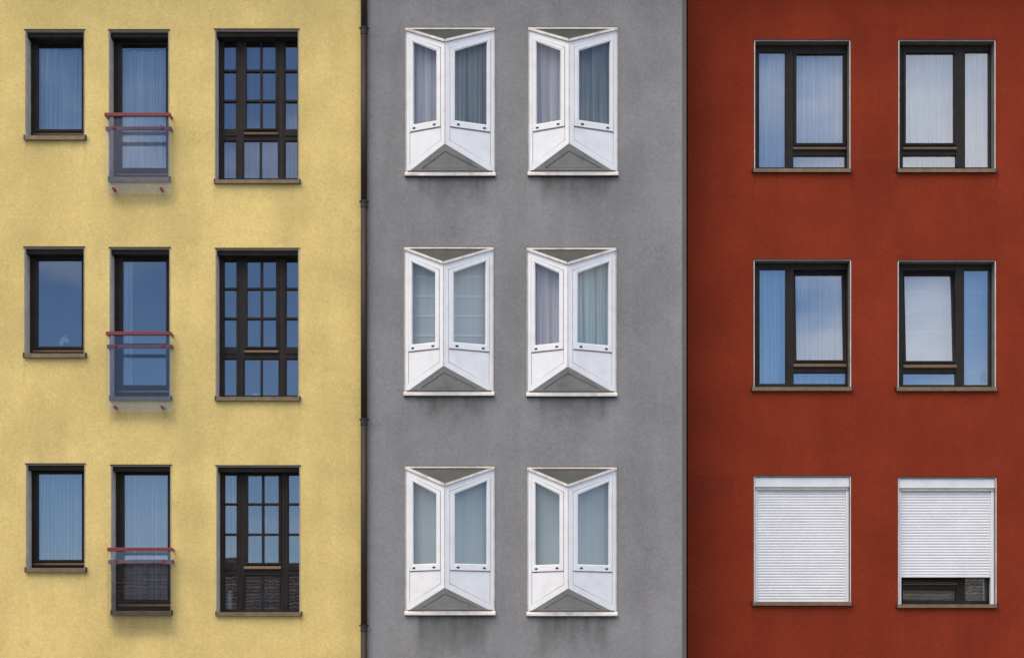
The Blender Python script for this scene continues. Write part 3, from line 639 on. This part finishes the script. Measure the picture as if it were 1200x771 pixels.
for i, r in enumerate(RW):
    row, cc = i//2, i % 2; F = RED_Y+DR; o = r['o']; mn = r['main']; sd_ = r['side']; lw = r['low']
    sash = (mn[0]-3.4, mn[1]+3.2, mn[2]-3.2, mn[3]+2.8)
    fdep = DR + (0.07 if row == 2 else 0)
    win = window(red, RED_Y, o, r['st'], r['sb'], r['sx'], fdep, [(*sd_, 'f'), (*mn, 's'), (*lw, 'f')], 0.85, 'bead', 'glass_red', sashes=[sash],
                 drips=[r['drip']], tilt=0 if row == 1 else None, label=('dark window with its large sash tilted inwards' if row == 1 else None))
    F = RED_Y+fdep
    mxc = (sd_[1]+mn[0])/2 if cc == 0 else (mn[1]+sd_[0])/2
    gx = mxc + (1.2 if cc == 0 else -1.2)
    Bx('mullion_cover', M['frame'], win, X(gx-3.2, F), X(gx+1.8, F), F-0.007, F-0.0005, Z(r['st']-1.5, F), Z(o[2]+6, F))
    nm = '%s %s window of the red house' % (ROW[row], CW[cc])
    if row == 0 or (row == 1 and cc == 0):
        curtain(X(o[0]+3, F), X(o[1]-2, F), Z(r['st'], F), Z(o[2]+6, F), F+0.15, 'white sheer curtain behind the ' + nm, 'curtain_w', seed=40+i, amp=0.022)
    elif row == 1:
        zs = [Z(q, F) for q in (336.5, 360.5, 384, 407.8, 431.5)]
        battened_blind(X(o[0]+3, F), X(o[1]-2, F), Z(r['st'], F)+0.02, Z(o[2]+6, F), F+0.27, zs, 'blind with pale battens behind the ' + nm, 'blind')
    else:
        if cc == 1:   # tan slatted blind inside
            t = thing('blind', (X((o[0]+o[1])/2, F), F+0.2, Z(r['st'], F)), 'tan slatted blind behind the half closed shutter of the red house', 'window blind', 'blinds behind the windows')
            z = Z(r['st'], F)+0.02; k = 0
            while z < Z(o[2]+90, F):
                MB().prism([(X(o[0]+4, F), F+0.095, z), (X(o[0]+4, F), F+0.107, z+0.026), (X(o[0]+4, F), F+0.109, z+0.026), (X(o[0]+4, F), F+0.097, z)],
                           [(X(o[1]-2, F), F+0.095, z), (X(o[1]-2, F), F+0.107, z+0.026), (X(o[1]-2, F), F+0.109, z+0.026), (X(o[1]-2, F), F+0.097, z)]).build('slat', M['tan_blind'], t)
                z += 0.028; k += 1
        # roller shutter
        Y = RED_Y; xl, xr = X(o[0], Y)+0.007, X(o[1], Y)-0.007; zt = Z(o[2], Y)-0.010
        zbx = Z((570.4, 571.6)[cc], Y)
        sh = MB().box(xl, xr, Y+0.012, Y+0.19, zbx, zt).build('roller_shutter', M['shutter_box'], red, bevel=0.004)
        sh['label'] = ('fully lowered white roller shutter', 'white roller shutter stopped short of the sill')[cc]
        gw = 3.6*S
        zs_ = Z(r['st'], Y)+0.004
        ys = Y+0.075
        for (a, b2) in ((xl, xl+gw), (xr-gw, xr)):
            MB().box(a, b2, Y+0.045, Y+0.12, zs_, zbx-0.001).build('guide_rail', M['shutter'], sh, bevel=0.003)
        MB().box(xl+0.004, xr-0.004, Y+0.03, Y+0.05, zbx-0.035, zbx-0.0005).build('box_shade_strip', M['reveal'], sh)  # grey strip standing in for the shade below the shutter box
        zend = (Z(704.6, Y), Z(675.8, Y))[cc]
        pitch = 3.36*S; z = zend
        bar = MB().box(xl+gw+0.002, xr-gw-0.002, ys-0.010, ys+0.012, z, z+0.034).build('bottom_bar', M['shutter'], sh, bevel=0.004)
        z += 0.036
        prof = [(0.0, 0.0), (-0.007, 0.003), (-0.0105, 0.012), (-0.0115, 0.020), (-0.0095, 0.029), (-0.004, 0.0355), (0.004, 0.0355), (0.006, 0.0)]
        xa_, xb_ = xl+gw+0.002, xr-gw-0.002; me = None
        ztop_ = zbx-0.0365
        while z < ztop_:
            if me is None:
                s0 = MB().prism([(xa_, ys+py, z+pz) for py, pz in prof], [(xb_, ys+py, z+pz) for py, pz in prof]).build('slat', M['shutter'], sh, origin=(xa_, ys, z)); me = s0.data
                base = s0.location.copy(); z0_ = z
            else:
                s1 = bpy.data.objects.new('slat', me); COL.objects.link(s1); s1.parent = sh; s1.location = base + Vector((0, 0, z-z0_))
            z += pitch

# ================================================================== small things inside the windows
def on_board(px, st, F): return (X(px, F+0.12), F+0.15, Z(st, F-DY if F < 0.3 else RED_Y) + 0.015)
c = on_board(71, 414, DY)
t = thing('orchid', c, 'small white flowering orchid standing inside the middle narrow window of the yellow house', 'plant')
MB().lathe(c, [(0.03, 0), (0.045, 0.07), (0.048, 0.075)], 14).build('pot', M['white_cer'], t)
m = MB(); pts = [(0, 0, 0.07), (-0.02, 0, 0.15), (-0.01, 0, 0.22), (0.05, 0, 0.27)]
for a, b_ in zip(pts[:-1], pts[1:]): m.tube(Vector(c)+Vector(a), Vector(c)+Vector(b_), 0.003, 6)
m.build('stem', M['leaf'], t)
for (fx, fz) in ((0.05, 0.27), (0.02, 0.245), (0.075, 0.235), (0.0, 0.20)):
    m = MB()
    for k in range(5):
        a = k*1.257; q = Vector(c)+Vector((fx, -0.005, fz))
        m.prism([q, q+Vector((0.03*math.cos(a-.35), -0.008, 0.03*math.sin(a-.35))), q+Vector((0.042*math.cos(a), -0.004, 0.042*math.sin(a))), q+Vector((0.03*math.cos(a+.35), -0.008, 0.03*math.sin(a+.35)))],
                [q+Vector((0, .002, 0)), q+Vector((0.03*math.cos(a-.35), -0.006, 0.03*math.sin(a-.35))), q+Vector((0.042*math.cos(a), -0.002, 0.042*math.sin(a))), q+Vector((0.03*math.cos(a+.35), -0.006, 0.03*math.sin(a+.35)))])
    m.build('flower', M['petal'], t)
m = MB()
for k in range(4):
    a = 0.5+k*1.6; q = Vector(c)+Vector((0, 0, 0.07)); d_ = Vector((math.cos(a), math.sin(a)*0.5, 0))
    m.prism([q, q+d_*0.05+Vector((0, 0.012, 0.04)), q+d_*0.10+Vector((0, 0, 0.02)), q+d_*0.05+Vector((0, -0.012, 0.04))], [q-Vector((0, 0, .003)), q+d_*0.05+Vector((0, 0.012, 0.037)), q+d_*0.10+Vector((0, 0, 0.017)), q+d_*0.05+Vector((0, -0.012, 0.037))])
m.build('leaf', M['leaf'], t)
c = on_board(299, 464.9, DY)
tag(MB().lathe(c, [(0.03, 0), (0.055, 0.02), (0.068, 0.06), (0.06, 0.085), (0.035, 0.10)], 20).build('vase', M['cream'], None, origin=c, smooth=True), 'round cream vase inside the middle gridded window, low in its centre light', 'vase')
c = on_board(316, 464.9, DY)
tag(MB().lathe(c, [(0.02, 0), (0.035, 0.02), (0.05, 0.05), (0.048, 0.052), (0.03, 0.02)], 18).build('bowl', M['white_cer'], None, origin=c, smooth=True), 'small white bowl inside the middle gridded window, right of the cream vase', 'bowl')
c = on_board(269, 717, DY); c = (c[0], DY+0.12, c[2])
prof = [(0.042, 0)]
for k in range(9): prof += [(0.046, 0.012+k*0.03), (0.038, 0.027+k*0.03)]
prof += [(0.03, 0.29), (0.0, 0.30)]
tag(MB().lathe(c, prof, 18).build('jar', M['white_cer'], None, origin=c), 'tall ribbed white jar inside the bottom gridded window, low in its left light', 'jar')
F = RED_Y+DR
c = (X(1153.5, F+.15), F+0.155, Z(453.4, RED_Y)+0.015)
t = thing('houseplant', c, 'leafy plant in a pale green pot inside the middle right red house window', 'plant')
MB().lathe(c, [(0.05, 0), (0.07, 0.07), (0.072, 0.075), (0.05, 0.073)], 18).build('pot', M['green_pot'], t)
rnd = random.Random(3)
for k in range(12):
    a = rnd.uniform(0, 6.28); hgt = rnd.uniform(0.10, 0.26); q = Vector(c)+Vector((rnd.uniform(-.02, .04), rnd.uniform(-.02, .02), 0.07)); e = q+Vector((math.cos(a)*0.05+0.02, math.sin(a)*0.03, hgt)); s_ = Vector((0.013, 0, 0.004))
    mid_ = q.lerp(e, 0.6)
    MB().prism([q, mid_-s_, e, mid_+s_], [q+Vector((0, .002, 0)), mid_-s_+Vector((0, .002, 0)), e+Vector((0, .002, 0)), mid_+s_+Vector((0, .002, 0))]).build('leaf', M['leaf'], t)
c = (X(1061.5, F+.1), F+0.11, Z(197.8, RED_Y)+0.015)
t = thing('card', c, 'small white printed card leaning inside the low pane of the top right window', 'card')
Bx('sheet', M['paper'], t, c[0]-0.035, c[0]+0.035, c[1]-0.002, c[1]+0.002, c[2], c[2]+0.12)
m = MB()
for k in range(3): m.box(c[0]-0.022, c[0]+0.02, c[1]-0.004, c[1]-0.0025, c[2]+0.05+k*0.022, c[2]+0.057+k*0.022)
m.build('print', M['ink'], t)
c = (X(1110, F+.12), F+0.115, Z(197.8, RED_Y)+0.015)
m = MB(); nn = 14
V = []; Fc = []
for j in range(6):
    for k in range(nn+1):
        u = k/nn; v = j/5
        V.append((c[0]-0.12+0.24*u, c[1]-0.04+0.08*v, c[2]+0.012+0.05*(u**1.3)*math.sin(math.pi*min(1, v*0.9+0.08))+0.008*math.sin(19*u+5*v)))
for j in range(5):
    for k in range(nn): Fc.append((j*(nn+1)+k, j*(nn+1)+k+1, (j+1)*(nn+1)+k+1, (j+1)*(nn+1)+k))
o = m.add(V, Fc).build('cloth', M['paper'], None, origin=c, smooth=True); tag(o, 'crumpled white cloth lying inside the low pane of the top right window', 'cloth')
sm = o.modifiers.new('thick', 'SOLIDIFY'); sm.thickness = 0.008

# ================================================================== houses across the street (behind the camera, mirrored in the glass)
def far_house(x0, x1, y0, eave, ridge, label, seed):
    rnd = random.Random(seed); ym = y0-4.5; b = thing('tiled_house', ((x0+x1)/2, ym, 0), label, 'house', 'low houses across the street')
    hs = [(x, x+1.0, 1.0, 2.4) for x in [x0+1.2+3.0*k for k in range(int((x1-x0-2)/3.0))]]
    MB().plate(x0+0.3, x1-0.3, 0, eave, hs, y0-0.25, y0).build('wall', M['house'], b)
    MB().prism([(x0+0.3, y0-0.26, 0), (x0+0.3, y0-8.6, 0), (x0+0.3, y0-8.6, eave), (x0+0.3, ym, ridge-0.15), (x0+0.3, y0-0.26, eave)],
               [(x0+0.5, y0-0.26, 0), (x0+0.5, y0-8.6, 0), (x0+0.5, y0-8.6, eave), (x0+0.5, ym, ridge-0.15), (x0+0.5, y0-0.26, eave)]).build('gable_wall', M['house'], b)
    MB().prism([(x1-0.3, y0-0.26, 0), (x1-0.3, y0-8.6, 0), (x1-0.3, y0-8.6, eave), (x1-0.3, ym, ridge-0.15), (x1-0.3, y0-0.26, eave)],
               [(x1-0.5, y0-0.26, 0), (x1-0.5, y0-8.6, 0), (x1-0.5, y0-8.6, eave), (x1-0.5, ym, ridge-0.15), (x1-0.5, y0-0.26, eave)]).build('gable_wall', M['house'], b)
    for h in hs:
        wn = MB().plate(h[0], h[1], h[2], h[3], [(h[0]+.08, (h[0]+h[1])/2-.03, h[2]+.08, h[3]-.08), ((h[0]+h[1])/2+.03, h[1]-.08, h[2]+.08, h[3]-.08)], y0-0.18, y0-0.1).build('window', M['bead'], b)
        Bx('pane', M['cap'], wn, h[0]+.05, h[1]-.05, y0-0.16, y0-0.15, h[2]+.05, h[3]-.05)
    MB().prism([(x0, y0+0.4, eave-0.05), (x0, ym, ridge-0.07), (x0, y0-9.4, eave-0.05), (x0, y0-9.4, eave-0.15), (x0, ym, ridge-0.2), (x0, y0+0.4, eave-0.15)],
               [(x1, y0+0.4, eave-0.05), (x1, ym, ridge-0.07), (x1, y0-9.4, eave-0.05), (x1, y0-9.4, eave-0.15), (x1, ym, ridge-0.2), (x1, y0+0.4, eave-0.15)]).build('roof', M['fascia'], b)
    # overlapping tile courses on the street slope
    nC = 20; n_ = int((x1-x0)/0.15)
    me = None
    dy = (ym-(y0+0.4))/nC; dz = (ridge-eave)/nC
    for k in range(nC):
        if me is None:
            V = []; Fc = []
            for i in range(n_+1):
                x = (x0+x1)/2 - (x1-x0)/2 + (x1-x0)*i/n_; wv = 0.03*math.cos(i*math.pi)+rnd.uniform(-.008, .008)
                V += [(x, y0+0.4+0.05, eave-0.02+wv), (x, y0+0.4+0.05, eave+0.05+wv), (x, y0+0.4+dy*1.12, eave+dz+0.03+wv*0.5)]
            for i in range(n_): Fc += [(3*i, 3*i+3, 3*i+4, 3*i+1), (3*i+1, 3*i+4, 3*i+5, 3*i+2)]
            o = MB().add(V, Fc).build('tile_course', M['tile'], b, origin=((x0+x1)/2, y0+0.4, eave)); me = o.data; base = o.location.copy(); me2 = me.copy(); me2.materials.clear(); me2.materials.append(M['tile_dark'])
        else:
            o = bpy.data.objects.new('tile_course', me2 if k % 2 else me); COL.objects.link(o); o.parent = b; o.location = base + Vector((rnd.uniform(-.04, .04), dy*k, dz*k+rnd.uniform(-.01, .01)))
    MB().tube((x0, ym, ridge-0.02), (x1, ym, ridge-0.02), 0.12, 10).build('ridge_tile', M['tile'], b)
    xc = x0+(x1-x0)*rnd.uniform(0.2, 0.35)
    MB().box(xc, xc+0.6, ym-0.4, ym+0.2, ridge-0.6, ridge+0.45).build('chimney', M['house'], b)
    return b
far_house(-26, -7.0, -28.5, 3.1, 5.75, 'low cream house with brown tiled roof across the street from the yellow house', 5)
far_house(8.5, 30, -28.5, 3.0, 5.5, 'low cream house with brown tiled roof across the street from the red house', 6)

sc.render.engine = 'CYCLES'
sc.cycles.max_bounces = 10; sc.cycles.transparent_max_bounces = 16; sc.cycles.diffuse_bounces = 4; sc.cycles.glossy_bounces = 4
